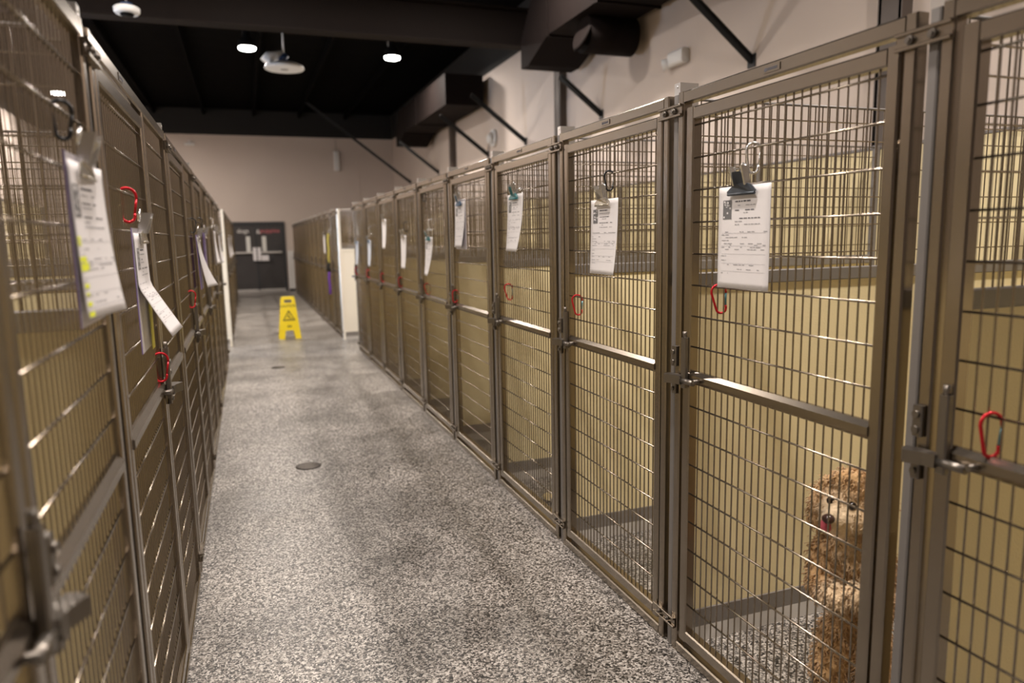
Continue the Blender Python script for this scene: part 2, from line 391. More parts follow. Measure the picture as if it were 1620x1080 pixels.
def make_gate(root, sg, g0, g1, single, single_latch=True):
    X = front_parts(sg)
    zt, zb = 1.786, .058
    mb = MB()
    mb.bar('z', X(0), X(T), g0, g0+T, zb, zt); mb.bar('z', X(0), X(T), g1-.037, g1, zb, zt)
    mb.bar('y', X(0), X(T), g0+T, g1-.037, zt-.038, zt); mb.bar('y', X(0), X(T), g0+T, g1-.037, zb, zb+.038)
    g = mb.build('gate', 'steel', root)
    MB().bar('y', X(-.004), X(.03), g0+T-.004, g1-.033, .939, .981, .012).build('mid_rail', 'steel', g)
    add_wires(g0+T, g1-.037, zb+.03, zt-.03, ZW, sg, g, single)
    link('latch', latch_mesh(sg, g1+.012), g)
    hg = hinge_mesh(sg, g0-.006)
    for z in (.28, 1.56): link('hinge', hg, g, (0, 0, z))
    return g
def make_partition(root, s, sg, depth=1.80, mats=('cream_panel', 'stile_grey'), off=0):
    """side wall of a kennel: solid lower sheet, wire above"""
    X = front_parts(sg); pm, sm = mats
    mb = MB()
    mb.bar('z', X(.004), X(.036), s-.016, s+.008, .0, 1.835, .003); mb.bar('z', X(depth-.035), X(depth-.003), s-.016, s+.008, 0, 1.835, .003)
    mb.rod((X(.036), s-.004, 1.826), (X(depth-.035), s-.004, 1.826), .0045, 6)
    mb.bar('x', X(.036), X(depth-.035), s-.018, s+.010, 1.238, 1.282, .003)
    p = mb.build('partition', sm, root)
    MB().box(X(.036), X(depth-.035), s-.010, s+.002, .108, 1.238).build('panel', pm, p)
    MB().box(X(.036), X(depth-.035), s-.018, s+.010, .045, .108).build('base_rail', 'base_grey', p)
    MB().add([(X(.036), s-.035, 0), (X(depth-.035), s-.035, 0), (X(depth-.035), s-.018, .045), (X(.036), s-.018, .045),
              (X(.036), s+.027, 0), (X(depth-.035), s+.027, 0), (X(depth-.035), s+.010, .045), (X(.036), s+.010, .045)],
             [(0,1,2,3), (4,7,6,5), (3,2,6,7), (0,3,7,4), (1,5,6,2), (0,4,5,1)]).build('floor_cove', 'cove_grey', p)
    w = MB(); n = int((depth-.071)/.030)
    for i in range(1, n): 
        x = .036 + i*(depth-.071)/n; w.rod((X(x), s-.004, 1.28), (X(x), s-.004, 1.824), .0024, 5, cap=False)
    for z in (1.335, 1.43, 1.525, 1.62, 1.715, 1.775): w.rod((X(.03), s-.009, z), (X(depth-.03), s-.009, z), .0026, 5, cap=False)
    o = w.build('wire_mesh', 'steel_wire', p); o['kind'] = 'stuff'
    return p
def half_plate(root, s, sg, y0, y1, yb):
    X = front_parts(sg)
    for zc, zb in ((1.785, .0095), (.100, .008)):
        p = MB(); p.box(X(-.006), X(0), s+y0, s+y1, zc-.017, zc+.017)
        p.bar('y', X(-.013), X(-.005), s+y0, s+y1, zc+.011, zc+.018, .001); p.bar('y', X(-.013), X(-.005), s+y0, s+y1, zc-.018, zc-.011, .001)
        t = p.build('connector_plate', 'steel', root)
        MB().rod((X(-.014), s+yb, zc), (X(-.005), s+yb, zc), zb, 6).rod((X(-.018), s+yb, zc), (X(-.013), s+yb, zc), zb*.6, 8).build('bolt', 'steel_dark', t)
def make_joint(root, s, sg):
    X = front_parts(sg)
    half_plate(root, s, sg, -.052, .030, -.012)
    half_plate(root, 0, sg, .030, .075, .040)
    br = MB(); br.box(X(.008), X(.04), s-.02, s+.012, 1.836, 1.872); br.box(X(.0395), X(.075), s-.02, s-.014, 1.80, 1.872)
    br.rod((X(.006), s-.004, 1.86), (X(.009), s-.004, 1.86), .004, 8)
    br.build('top_bracket', 'steel_bright', root)
def make_run(name, sg, width, layout, single, ends=(False, True), white=False):
    """one kennel run in local coordinates: y = 0 at its near joint, x grows away from the aisle (sg)"""
    X = front_parts(sg)
    root = empty(name, (0,0,0))
    a, b_ = .032, width-.022
    MB().bar('z', X(0), X(T), a, a+.03, 0, H).build('upright', 'steel', root)
    MB().bar('z', X(0), X(T), b_-.03, b_, 0, H).build('upright', 'steel', root)
    MB().bar('y', X(0), X(T), a+.03, b_-.03, H-.036, H).build('top_rail', 'steel', root)
    MB().bar('y', X(0), X(T), a+.03, b_-.03, .0, .034).build('bottom_rail', 'steel', root)
    if layout == 'gate':
        make_gate(root, sg, .070, width-.068, single)
        nmid = .46
    else:
        m = .845
        MB().bar('z', X(0), X(T), m-.012, m+.018, .034, H-.036).build('upright', 'steel', root)
        make_gate(root, sg, .070, m-.024, single)
        fp = MB().bar('y', X(-.004), X(.03), m+.018, b_-.03, .939, .981, .012).build('fixed_panel', 'steel', root)
        add_wires(m+.018, b_-.03, .03, H-.03, [z+.0 for z in ZW], sg, fp, single)
        nmid = .43
    np_ = MB().box(X(-.002), X(0), nmid-.03, nmid+.03, 1.813, 1.831).build('name_plate', 'steel', root)
    ink = MB()
    for i in range(7):
        y = nmid+.016-i*.006; ink.box(X(-.0026), X(-.0018), y, y+.004, 1.818, 1.825)
    ink.rod((X(-.0018), nmid+.023, 1.8215), (X(-.0027), nmid+.023, 1.8215), .005, 10)
    ink.build('plate_print', 'ink', np_)['kind'] = 'stuff'
    if ends[0]: make_partition(root, 0.0, sg, mats=('white_panel', 'white_panel') if white else ('cream_panel', 'stile_grey'))
    make_partition(root, width, sg)
    make_joint(root, width, sg)
    dp = 1.80
    MB().box(X(dp), X(dp+.015), .032, width+.026, .02, 1.822).build('back_panel', 'cream_panel', root)
    MB().bar('y', X(dp-.004), X(dp+.022), .032, width+.026, 1.815, 1.832, .003).build('back_rail', 'stile_grey', root)
    return root
def right_name(k):
    if k == 0: return 'stainless kennel with a red carabiner over its mid rail, before the tan dog'
    if k == 1: return 'stainless kennel holding the curly tan dog behind its wire gate'
    return 'stainless wire gate kennel, %s past the tan dog toward the far doors' % ORD[k-2]
# right row, first group
protos = {}
Y0 = 1.114 - W
for k in range(10):
    key = (k < 4, k == 0)
    if key not in protos or k < 4:
        root = make_run('dog_kennel', 1, W, 'gate', k < 4, ends=(k == 0, True)); protos[key] = root
    else:
        root = copy_tree(protos[key])
    root.location = (XR, Y0+k*W, 0)
    tag(root, right_name(k), 'kennel', 'single gate kennels on the tan dog side')
# right row, second group
XR2, XL2, Y2 = 1.235, -.236, 10.43
p2 = None
for k in range(11):
    if k == 0: root = make_run('dog_kennel', 1, W, 'gate', False, ends=(True, True), white=True)
    else: root = copy_tree(protos[(False, False)])
    root.location = (XR2, Y2+k*W, 0)
    tag(root, 'stainless kennel whose cream end wall faces the cross aisle beside the leash' if k == 0 else 'closed stainless kennel, %s after the cream end wall by the leash' % ORD[k-1], 'kennel', 'single gate kennels beyond the cross aisle')
# left row
UL = 1.524
lp = None
left_lab = ['wide stainless kennel with the highlighted white sheet on its fixed panel', 'wide stainless kennel with the red carabiner and flipped up paper on its gate']
for k in range(6):
    if k < 2: root = make_run('wide_dog_kennel', -1, UL, 'both', True, ends=(k == 0, True))
    elif k == 2: root = make_run('wide_dog_kennel', -1, UL, 'both', False); lp = root
    else: root = copy_tree(lp)
    root.location = (XL, .161+k*UL, 0)
    tag(root, left_lab[k] if k < 2 else 'wide stainless kennel, %s past the flipped up paper' % ORD[k-2], 'kennel', 'wide kennels facing the tan dog side')
for k in range(6):
    if k == 0: root = make_run('wide_dog_kennel', -1, UL, 'both', False, ends=(True, True), white=True)
    else: root = copy_tree(lp)
    root.location = (XL2, Y2+k*UL, 0)
    tag(root, 'wide stainless kennel with the white end post at the cross aisle' if k == 0 else 'wide stainless kennel, %s after the white end post' % ORD[k-1], 'kennel', 'wide kennels beyond the cross aisle')

# ------------------------------------------------------------------ clipboards, papers and carabiners
def frame(side, x0, y0, z0):
    """local (u to the reader's right, v up, o out into the aisle)"""
    if side == 'R': return lambda u, v, o: (-o, -u, v)
    return lambda u, v, o: (o, u, v)
def snap(side, y):
    """middle of the gap between two upright wires nearest to y"""
    if side == 'R': b0 = XR2 and Y0 + math.floor((y-Y0)/W)*W; lo, st, n = b0+.104, (W-.209)/24, 24
    else:
        b0 = .161 + math.floor((y-.161)/UL)*UL
        lo, st, n = (b0+.104, .68/23, 23) if y-b0 < .845 else (b0+.863, .609/21, 21)
    return lo + st*(min(n-1, max(0, math.floor((y-lo)/st)))+.5)
def carabiner(side, x, y, z, col, gate_col, size=.075, ang=35, label='', tilt=0, group=None):
    """z = top of the loop, which sits over a wire"""
    ang = -75 if side == 'R' else 75; y = snap(side, y); x = XR+.004 if side == 'R' else XL-.004
    F = frame(side, 0, 0, 0); t = empty('carabiner', (x, y, z), label, 'carabiner', group)
    w = size*.22; pts = []
    ca, sa = math.cos(math.radians(ang)), math.sin(math.radians(ang)); ct, st = math.cos(math.radians(tilt)), math.sin(math.radians(tilt))
    def P(a, v):
        a, v = a*ct - (v)*st, a*st + v*ct
        return F(a*ca, v, a*sa)
    prof = []
    n = 10
    for i in range(n+1):
        th = math.pi*i/n; prof.append((w*math.cos(th)*1.15, -w*1.15 + w*1.15*math.sin(th)))
    prof = [(a, v) for a, v in prof]                       # right to left over the top
    low = []
    for i in range(n+1):
        th = math.pi + math.pi*i/n; low.append((w*.8*math.cos(th), -size + w*.8 + w*.8*math.sin(th)))
    body = [(prof[0][0], prof[0][1]-.006)] + prof + low + [(low[-1][0], low[-1][1]+.006)]
    MB().sweep([P(a, v) for a, v in body], .0036, 7).build('hook_body', col, t)
    MB().sweep([P(*body[-1]), P(*body[0])], .0030, 7).build('spring_gate', gate_col, t)
    return t
def clipboard(side, xf, y, z_top, label, clip='clip_steel', board='board_clear', paper='paper', curl=.0, flip=None, lean=0, marks=True, hi=False, group='clipboards hung on kennel gates', w=.216, h=.279, board_on=True, photo=True, detail=True, wing=None, edge=False, twist=0):
    """y = centre, z_top = top edge of the sheet"""
    F = frame(side, 0, 0, 0); x = xf - .016 if side == 'R' else xf + .016
    t = empty('clipboard', (x, y, z_top), label, 'clipboard', group)
    rnd = random.Random(int(y*1000))
    def surf(u, v, e=0):
        o = .0035 + e + lean*(-v) + twist*(u/w+.5)**2 + curl*max(0, (-v)/h)**2*(.35+.65*(u/w+.5))
        du = 0
        if flip and v < flip[0]:
            k = flip[0]-v; o += k*flip[1]; du = k*flip[2]; v = flip[0]-k*flip[3]
        return F(u+du, v, o)
    if board_on:
        b = MB().prism([(-w/2-.002, -h-.012), (w/2+.002, -h-.012), (w/2+.002, .012), (-w/2-.002, .012)], -.001, .002, lambda u, v, q: F(u, v, q+lean*(-v)*.5)).build('backing_board', board, t)
    if edge: MB().prism([(-w/2-.0035, -h-.013), (-w/2-.0015, -h-.013), (-w/2-.0015, .013), (-w/2-.0035, .013)], -.001, .001, lambda u, v, q: F(u, v, q)).build('purple_edge', 'board_purple', t)
    nu, nv = 8, 16
    mb = MB(); vs = []
    for e in (0, .0012):
        for j in range(nv+1):
            for i in range(nu+1): vs.append(surf(-w/2+w*i/nu, -h*j/nv, e))
    q = (nu+1)*(nv+1); fs = []
    for j in range(nv):
        for i in range(nu):
            a = j*(nu+1)+i; fs += [(a, a+1, a+nu+2, a+nu+1), (q+a, q+a+nu+1, q+a+nu+2, q+a+1)]
    for i in range(nu): fs += [(i, q+i, q+i+1, i+1), (nv*(nu+1)+i, nv*(nu+1)+i+1, q+nv*(nu+1)+i+1, q+nv*(nu+1)+i)]
    for j in range(nv): fs += [(j*(nu+1), (j+1)*(nu+1), q+(j+1)*(nu+1), q+j*(nu+1)), (j*(nu+1)+nu, q+j*(nu+1)+nu, q+(j+1)*(nu+1)+nu, (j+1)*(nu+1)+nu)]
    sheet = mb.add(vs, fs, True).build('paper_sheet', paper, t)
    if detail:
        def quad(M, u0, u1, v0, v1):
            n = max(1, int(abs(u1-u0)/.02)); 
            for i in range(n):
                a = u0+(u1-u0)*i/n; c = u0+(u1-u0)*(i+1)/n
                M.add([surf(a, v0, .0018), surf(c, v0, .0018), surf(c, v1, .0018), surf(a, v1, .0018)], [(0,1,2,3)])
        ink = MB(); soft = MB()
        def words(M, u0, u1, v, th, dens=.8):
            u = u0
            while u < u1:
                l = rnd.uniform(.006, .02)
                if rnd.random() < dens: quad(M, u, min(u1, u+l), v, v+th)
                u += l + .003
        words(ink, -.035, .03, -.043, .004, 1); words(soft, -.035, .05, -.053, .0022); words(ink, -.035, .045, -.066, .0026); words(soft, -.035, .02, -.073, .002)
        words(ink, -.035, .07, -.088, .0024); words(soft, -.035, -.005, -.096, .002); words(soft, -.035, .07, -.104, .002)
        for v, m_, a in ((-.124, .8, .1), (-.132, .3, .0), (-.139, .4, .02), (-.147, 0, .0), (-.156, .9, .095), (-.160, .9, .095), (-.166, .5, .09), (-.172, .9, .09), (-.190, 0, -.07), (-.202, 0, -.07), (-.214, .7, .09), (-.226, .7, .09), (-.238, 0, -.06)):
            words(soft, -.092, a if a else -.06, v, .0018, .45 if m_ else .9)
        for v in (-.127, -.162, -.184, -.21, -.232): quad(soft, -.092, .095, v, v+.0006)
        ink.build('printed_text', 'ink', sheet)['kind'] = 'stuff'; soft.build('printed_text', 'ink_soft', sheet)['kind'] = 'stuff'
        if photo:
            ph = MB(); quad(ph, -.088, -.050, -.088, -.036); ph.build('printed_photo', 'photo_grey', sheet)
            pl = MB()
            for _ in range(12):
                a = -.087+rnd.random()*.030; c = -.086+rnd.random()*.044; M_ = pl
                M_.add([surf(a, c, .0021), surf(a+.006, c, .0021), surf(a+.006, c+.005, .0021), surf(a, c+.005, .0021)], [(0,1,2,3)])
            pl.build('printed_photo', 'paper', sheet)['kind'] = 'stuff'
        if hi:
            hm = MB()
            for u0, u1, v0, v1 in ((-.095, -.075, -.133, -.118), (-.095, -.055, -.160, -.150), (-.095, -.045, -.173, -.160), (-.09, -.065, -.200, -.193), (-.09, -.07, -.214, -.207), (-.09, -.065, -.229, -.222), (-.09, -.06, -.246, -.238)):
                hm.add([surf(u0, v0, .0016), surf(u1, v0, .0016), surf(u1, v1, .0016), surf(u0, v1, .0016)], [(0,1,2,3)])
            hm.build('highlighter_mark', 'highlighter', sheet)['kind'] = 'stuff'
    # spring clip: jaw plate with rolled edge, arched wings, coil and lever
    cl = MB(); cw = .056
    jaw = [(-cw, -.022), (cw, -.022), (cw+.004, -.014), (cw*.78, -.002), (cw*.45, .006), (cw*.36, .030), (cw*.30, .036), (-cw*.30, .036), (-cw*.36, .030), (-cw*.45, .006), (-cw*.78, -.002), (-cw-.004, -.014)]
    pr = lambda u, v, q: F(u, v, q + .010 + max(0, -v)*.15 + max(0, v)*.55)
    cl.prism(jaw, 0, .003, pr)
    cl.rod(F(-cw, -.022, .014), F(cw, -.022, .014), .004, 8)
    clip_o = cl.build('spring_clip', clip, t)
    c2 = MB(); c2.rod(F(-.024, .018, .012), F(.024, .018, .012), .008, 10)
    wl = wing or .035
    for sgn in (-1, 1): c2.prism([(sgn*.024-.003, .0), (sgn*.024+.003, .0), (sgn*.026+.003, .05), (sgn*.026-.003, .05)], .002, .022, lambda u, v, q: F(u, v, q + max(0, v-.02)*.5))
    c2.sweep([F(-.012, .03, .006), F(-.012, .05, .008), F(0, .058, .009), F(.012, .05, .008), F(.012, .03, .006)], .003, 6)
    c2.build('clip_spring', 'silver_alu', clip_o)
    return t
GR, GL = XR, XL
# right row: sheet centre y, top z, hook top z, clip, hook colour
RP = [
 (1.662, 1.548, 1.668, 'clip_navy', 'silver_alu', .0, 'paper', 'dark blue clip and dog photo sheet on the tan dog kennel gate'),
 (2.475, 1.555, 1.661, 'clip_steel', 'black_alu', .02, 'paper', 'silver clip and white sheet on the black hook, gate after the tan dog'),
 (3.427, 1.630, 1.690, 'clip_teal', 'silver_alu', .04, 'paper', 'teal clip holding a white sheet high on the kennel gate'),
 (4.412, 1.643, 1.690, 'clip_blue', 'silver_alu', .03, 'paper', 'blue clip and white sheet beside the teal clip gate'),
 (5.252, 1.431, 1.580, 'clip_teal', 'silver_alu', .05, 'paper', 'low hung white sheet with curled bottom under the empty black hook'),
 (6.160, 1.450, 1.560, 'clip_steel', 'black_alu', .02, 'paper', 'low hung wide white sheet on a black hook with silver clip'),
 (7.045, 1.610, 1.740, 'clip_steel', 'silver_alu', .02, 'paper', 'high hung narrow white sheet, third gate from the cross aisle'),
 (7.990, 1.412, 1.535, 'clip_blue', 'silver_alu', .02, 'paper_daylight_tint', 'white sheet with painted bluish daylight, second gate from the cross aisle'),
 (8.910, 1.399, 1.525, 'clip_blue', 'silver_alu', .02, 'paper_daylight_tint', 'pale sheet with painted bluish daylight on the last gate before the cross aisle')]
for i, (y, z, hz, cp, hk, cu, pp, lab) in enumerate(RP):
    y -= .015; z -= .014
    clipboard('R', GR, y, z, lab, clip=cp, curl=cu, paper=pp, board_on=i in (3,), detail=i < 5)
    wz = min(ZW, key=lambda q: abs(q-(hz-.012)))
    top = wz+.010
    carabiner('R', GR+.004, y+.005, top, hk, hk if hk != 'black_alu' else 'gate_grey', size=max(.05, min(.082, top-z-.032)), ang=60, label='%s carabiner holding the %s' % ('black' if hk == 'black_alu' else 'silver', lab.split(' on ')[0].split(' beside ')[0].split(' under ')[0].split(', ')[0]), group='carabiners holding clipboards')
# empty black hook on the gate with the curled sheet
carabiner('R', GR+.004, 5.43, 1.742, 'black_alu', 'black_alu', .06, 55, 'empty black carabiner hooked high above the curled white sheet')
# red carabiners kept on each gate of the right row
RC = [(.940, 1.0605, .086, -4), (1.795, 1.2495, .085, -10), (2.765, 1.153, .085, -6), (3.60, 1.153, .085, -8), (4.64, 1.0565, .082, 5), (5.45, 1.0565, .085, -8), (6.47, 1.0565, .085, 0), (7.40, 1.0565, .085, 0), (8.35, 1.0565, .085, 0), (9.2, 1.0565, .085, 0)]
rl = ['red carabiner hooked on the wire above the mid rail, gate before the tan dog', 'red carabiner with teal spring beside the dog photo sheet', 'red carabiner with teal spring on the gate after the tan dog'] + ['red carabiner on the gate, %s past the tan dog' % ORD[k] for k in range(1, 8)]
for i, ((y, z, s, tl), lab) in enumerate(zip(RC, rl)):
    wz = min(ZW, key=lambda q: abs(q-z+.01))
    carabiner('R', GR+.002, y, wz+.009, 'red_alu', 'gate_teal', s, 28, lab, -tl, 'red carabiners on the gates')
# left row
clipboard('L', GL, 1.395, 1.541, 'clipboard sheet with yellow highlighter marks on a black hook', clip='clip_steel', board='board_clear', curl=.02, lean=.0, hi=True, edge=True, w=.192, h=.25, twist=.014)
carabiner('L', GL-.004, 1.43, 1.646, 'black_alu', 'black_alu', .062, 60, 'black carabiner above the yellow highlighted sheet')
clipboard('L', GL, 2.05, 1.435, 'clipboard with lower page flipped out under the red hook', clip='clip_steel', board='board_clear', edge=True, flip=(-.13, .40, .16, .84), curl=.01)
tag(MB().prism([(-.02, -.30), (.03, -.30), (.03, -.13), (-.02, -.13)], .0055, .0065, lambda u, v, o: (o, u, v)).build('yellow_slip', 'yellow_slip', None, (GL+.016, 2.11, 1.435)), 'yellow paper slip behind the flipped out page', 'paper slip')
carabiner('L', GL-.004, 2.06, 1.549, 'red_alu', 'red_alu', .085, 60, 'red carabiner holding the clipboard with the flipped out page')
clipboard('L', GL, 4.50, 1.44, 'white sheet bulging over a purple board on the left fixed panel', clip='clip_steel', board='board_purple', curl=.07, lean=.05, detail=False)
carabiner('L', GL-.004, 4.48, 1.545, 'black_alu', 'black_alu', .08, 60, 'black carabiner above the bulging white sheet')
clipboard('L', GL, 5.25, 1.46, 'purple clipboard on the gate after the bulging white sheet', clip='clip_steel', board='board_purple', paper='board_purple', detail=False)
carabiner('L', GL-.004, 5.24, 1.57, 'black_alu', 'black_alu', .08, 60, 'black carabiner above the purple clipboard')
clipboard('L', GL, 7.05, 1.50, 'narrow white sheet halfway to the white end post', curl=.03, detail=False)
carabiner('L', GL-.004, 7.04, 1.62, 'silver_alu', 'silver_alu', .08, 60, 'silver carabiner above the narrow white sheet before the white end post')
clipboard('L', GL, 8.35, 1.47, 'white sheet on the last wide kennel before the white end post', curl=.03, detail=False)
carabiner('L', GL-.004, 8.34, 1.58, 'silver_alu', 'silver_alu', .08, 60, 'silver carabiner on the last wide kennel before the white end post')
for y, lab in ((11.6, 'white sheet on the first wide kennel behind the white end post'), (13.4, 'white sheet on the second wide kennel behind the white end post')):
    clipboard('L', XL2, y, 1.46, lab, curl=.03, detail=False)
clipboard('R', XR2, 12.15, 1.48, 'white sheet hanging beyond the yellow and purple leash', detail=False)
carabiner('L', GL-.002, 2.44, 1.0735, 'red_alu', 'red_alu', .09, 60, 'red carabiner right above the latch of the flipped page gate')
carabiner('L', GL-.002, 4.03, 1.170, 'red_alu', 'red_alu', .085, 60, 'red carabiner above the latch below the bulging white sheet')
# leash on the second right group
lx, ly = XR2-.05, 11.2
le = empty('leash', (lx, ly, 1.50), 'yellow, black and purple leash hanging from a kennel gate', 'leash')
MB().sweep([(0, 0, 0), (-.012, .012, -.1), (-.008, -.008, -.22), (-.014, .01, -.34), (-.01, 0, -.44)], .014, 6).build('strap', 'strap_yellow', le)
MB().sweep([(-.01, 0, -.43), (-.02, .01, -.49), (-.012, -.005, -.56)], .024, 7).build('buckle', 'strap_black', le)
MB().sweep([(-.012, 0, -.55), (-.02, .025, -.66), (-.014, .0, -.78), (-.02, -.02, -.90)], .019, 6).build('handle_loop', 'strap_purple', le)
MB().sweep([(.045, 0, .02), (.01, 0, .05), (-.012, 0, 0)], .006, 6).build('snap_hook', 'silver_alu', le)

# ------------------------------------------------------------------ wet floor sign
sg = empty('wet_floor_sign', (.535, 11.0, 0), 'yellow folding wet floor caution sign standing on the aisle floor', 'floor sign')
HS = .60
def sign_panel(side):
    """outline with handle slot and leg cut; built as strips around the openings"""
    mb = MB(); dz = lambda z: side*(.11*(1-z/HS)+.006)
    wz = lambda z: .155 - .058*z/HS
    def slab(poly): mb.prism(poly, -.006, .006, lambda u, v, q: (u, dz(v)+q, v))
    slab([(-wz(.0), 0), (-.075, 0), (-.055, .12), (-wz(.12), .12)])
    slab([(wz(.12), .12), (.055, .12), (.075, 0), (wz(0), 0)])
    slab([(-wz(.12), .12), (wz(.12), .12), (wz(.515), .515), (-wz(.515), .515)])
    slab([(-wz(.515), .515), (-.05, .515), (-.05, .562), (-wz(.562), .562)])
    slab([(.05, .515), (wz(.515), .515), (wz(.562), .562), (.05, .562)])
    slab([(-wz(.562), .562), (wz(.562), .562), (wz(.60)-.01, .60), (-wz(.60)+.01, .60)])
    return mb.build('sign_panel', 'sign_yellow', sg)
fp = sign_panel(-1); bpn = sign_panel(1)
MB().rod((-.09, 0, .595), (.09, 0, .595), .012, 10).build('hinge_bar', 'sign_yellow', sg)
tilt = math.atan2(.11, HS)
def onsign(u, z): return Matrix.Translation((u, -(.11*(1-z/HS)+.0135), z)) @ Matrix.Rotation(math.pi/2-tilt, 4, 'X')
set_text('lettering', 'CAUTION', .052, 'sign_black', fp, onsign(.0, .455))
tri = MB()
F3 = lambda u, z, q: (u, -(.11*(1-z/HS)+.0125)-q, z)
P3 = [(-.088, .262), (.088, .262), (0, .415)]; P4 = [(-.066, .275), (.066, .275), (0, .389)]
for i in range(3):
    j = (i+1) % 3; tri.prism([P3[i], P3[j], P4[j], P4[i]], 0, .001, F3)
tri.prism([(-.012, .345), (.002, .345), (.004, .358), (-.010, .358)], 0, .001, F3)      # falling figure
tri.prism([(-.010, .342), (.002, .342), (.018, .308), (.004, .302)], 0, .001, F3)
tri.prism([(.004, .306), (.016, .308), (.040, .292), (.034, .285)], 0, .001, F3)
tri.prism([(-.006, .328), (-.030, .318), (-.030, .311), (.0, .318)], 0, .001, F3)
tri.prism([(-.04, .281), (.045, .281), (.045, .286), (-.04, .286)], 0, .001, F3)
tri.build('warning_triangle', 'sign_black', fp)
lg = MB()
for i in range(3): lg.prism([(-.030+i*.021, .170), (-.013+i*.021, .170), (-.010+i*.021, .19), (-.027+i*.021, .19)], 0, .001, F3)
lg.build('maker_mark', 'sign_black', fp)

# ------------------------------------------------------------------ floor drains, bowl, barrier posts
for (x, y), lab in (((.285, 4.59), 'round steel floor drain closest to the tan dog kennel'), ((.263, 8.45), 'round steel floor drain closest to the wet floor sign')):
    t = empty('floor_drain', (x, y, 0), lab, 'floor drain', 'floor drains')
    MB().lathe([(.078, 0), (.078, .003), (.062, .004), (.060, .002), (.001, .002)], 28).build('drain_rim', 'drain_dark', t)
    g = MB()
    for i in range(-4, 5):
        c = .058**2-(i*.013)**2
        if c > 0: g.box(-math.sqrt(c), math.sqrt(c), i*.013-.003, i*.013+.003, .002, .0045)
    g.build('drain_grate', 'steel_dark', t)
bw = MB().lathe([(.085, 0), (.09, .004), (.075, .045), (.082, .052), (.078, .052), (.068, .044), (.06, .01), (.001, .008)], 28).build('food_bowl', 'bowl_steel', None, (1.46, 3.36, 0))
tag(bw, 'stainless food bowl on the floor inside a kennel, two past the tan dog', 'bowl')
for i, x in enumerate((1.17, 1.25)):
    t = empty('barrier_post', (x-.01, 21.42, 0), 'white barrier post with black foot beside the dark double doors', 'post', 'white barrier posts')
    MB().bar('z', -.03, .03, -.025, .025, .07, 1.13, .006).build('post_tube', 'white_plastic', t)
    MB().box(-.034, .034, -.04, .04, 0, .07).build('post_foot', 'strap_black', t)

# ------------------------------------------------------------------ right wall: struts, ducts, fixtures
SL = ['black diagonal strut on the cream wall behind the red carabiner kennel', 'black diagonal strut on the cream wall above the tan dog kennel', 'black diagonal strut under the drop end of the air duct', 'black diagonal strut on the cream wall just past the steel beam', 'black diagonal strut on the cream wall beside the round alarm horn', 'black diagonal strut under the air duct near the far wall', 'long black diagonal strut close to the far corner of the cream wall']
for i, y in enumerate((2.6, 5.43, 8.27, 10.85, 12.72, 16.3, 19.25)):
    t = empty('diagonal_strut', (XW, y, 2.87), SL[i], 'strut', 'black struts on the cream wall')
    ln = 2.6 if y > 19 else .56 if 8 < y < 9 else .88; dx = -ln; dz = ln*.752
    mb = MB(); a = Vector((-.005, 0, 0)); bnd = Vector((dx, 0, dz)); d = (bnd-a).normalized(); nrm = Vector((-d.z, 0, d.x))
    hw = .030
    for q0, q1, y0, y1 in ((-hw, hw, -.004, .004), (-hw, -hw+.007, -.035, .035)):
        vs = [a+nrm*q+Vector((0, yy, 0)) for q in (q0, q1) for yy in (y0, y1)] + [bnd+nrm*q+Vector((0, yy, 0)) for q in (q0, q1) for yy in (y0, y1)]
        mb.add(vs, [(0,1,3,2), (4,6,7,5), (0,4,5,1), (2,3,7,6), (0,2,6,4), (1,5,7,3)])
    mb.build('angle_bar', 'strut_black', t)
    MB().box(-.012, 0, -.05, .05, -.05, .06).build('wall_plate', 'strut_black', t)
def duct(y_far, y_near, lab, stub):
    t = empty('air_duct', (3.785, y_far, 3.5), lab, 'duct', 'black air ducts')
    x0, x1 = -.345, .345; zl, zh, zt = 0, .20, .72; ys = -.85; yn = y_near-y_far
    mb = MB(); pr = [(0, zl), (0, .40), (ys-.1, zt), (yn, zt), (yn, zh), (ys, zh)]
    pr = [(0, zl), (0, .33), (-.35, zt), (yn, zt), (yn, zh), (ys, zh), (-.25, zl)]
    mb.prism(pr, x0, x1, lambda u, v, q: (q, u, v)); mb.build('duct_body', 'duct_black', t)
    for yy in (ys-.02, ys-1.3): MB().box(x0-.02, x1+.02, yy-.015, yy+.015, zh-.02, zt+.01).build('flange', 'duct_black', t)
    if stub: 
        sb = MB().rod((-.235, -1.58, .04), (x1-.0, -1.58, .04), .20, 28).rod((-.26, -1.58, .05), (-.235, -1.58, .04), .17, 28, .20); sb.build('round_stub', 'duct_black', t)
    return t
duct(8.93, 4.15, 'black air duct with round side stub in front of the steel beam', True)
duct(17.0, 12.6, 'black air duct beyond the steel beam near the far wall', False)
e = empty('emergency_light', (XW, 6.55, 3.08), 'pale emergency light box on the cream wall behind the tan dog kennel', 'wall light')
MB().bar('y', -.09, 0, -.16, .10, 0, .14, .02).build('light_box', 'white_plastic', e)
MB().rod((-.02, .10, .05), (-.10, .17, .03), .05, 14, .06).build('lamp_head', 'white_plastic', e)
e = empty('wall_horn', (XW, 12.35, 3.12), 'round white alarm horn on the cream wall', 'alarm')
h = MB(); h.rod((0, 0, 0), (-.05, 0, 0), .15, 20); h.rod((-.05, 0, -.01), (-.13, 0, -.02), .11, 20, .07); h.build('horn_body', 'white_plastic', e)
e = empty('wall_box', (2.62, YF, 3.36), 'slim pale vertical box hung high on the far wall', 'wall box')
MB().bar('z', -.075, .075, -.10, 0, 0, .53, .02).build('box_body', 'white_plastic', e); MB().rod((0, -.04, .53), (0, -.04, .9), .008, 8).build('conduit', 'grey_plastic', e)
e = empty('far_sensor', (-1.2, YF, 3.98), 'small pale sensor high on the far wall', 'sensor')
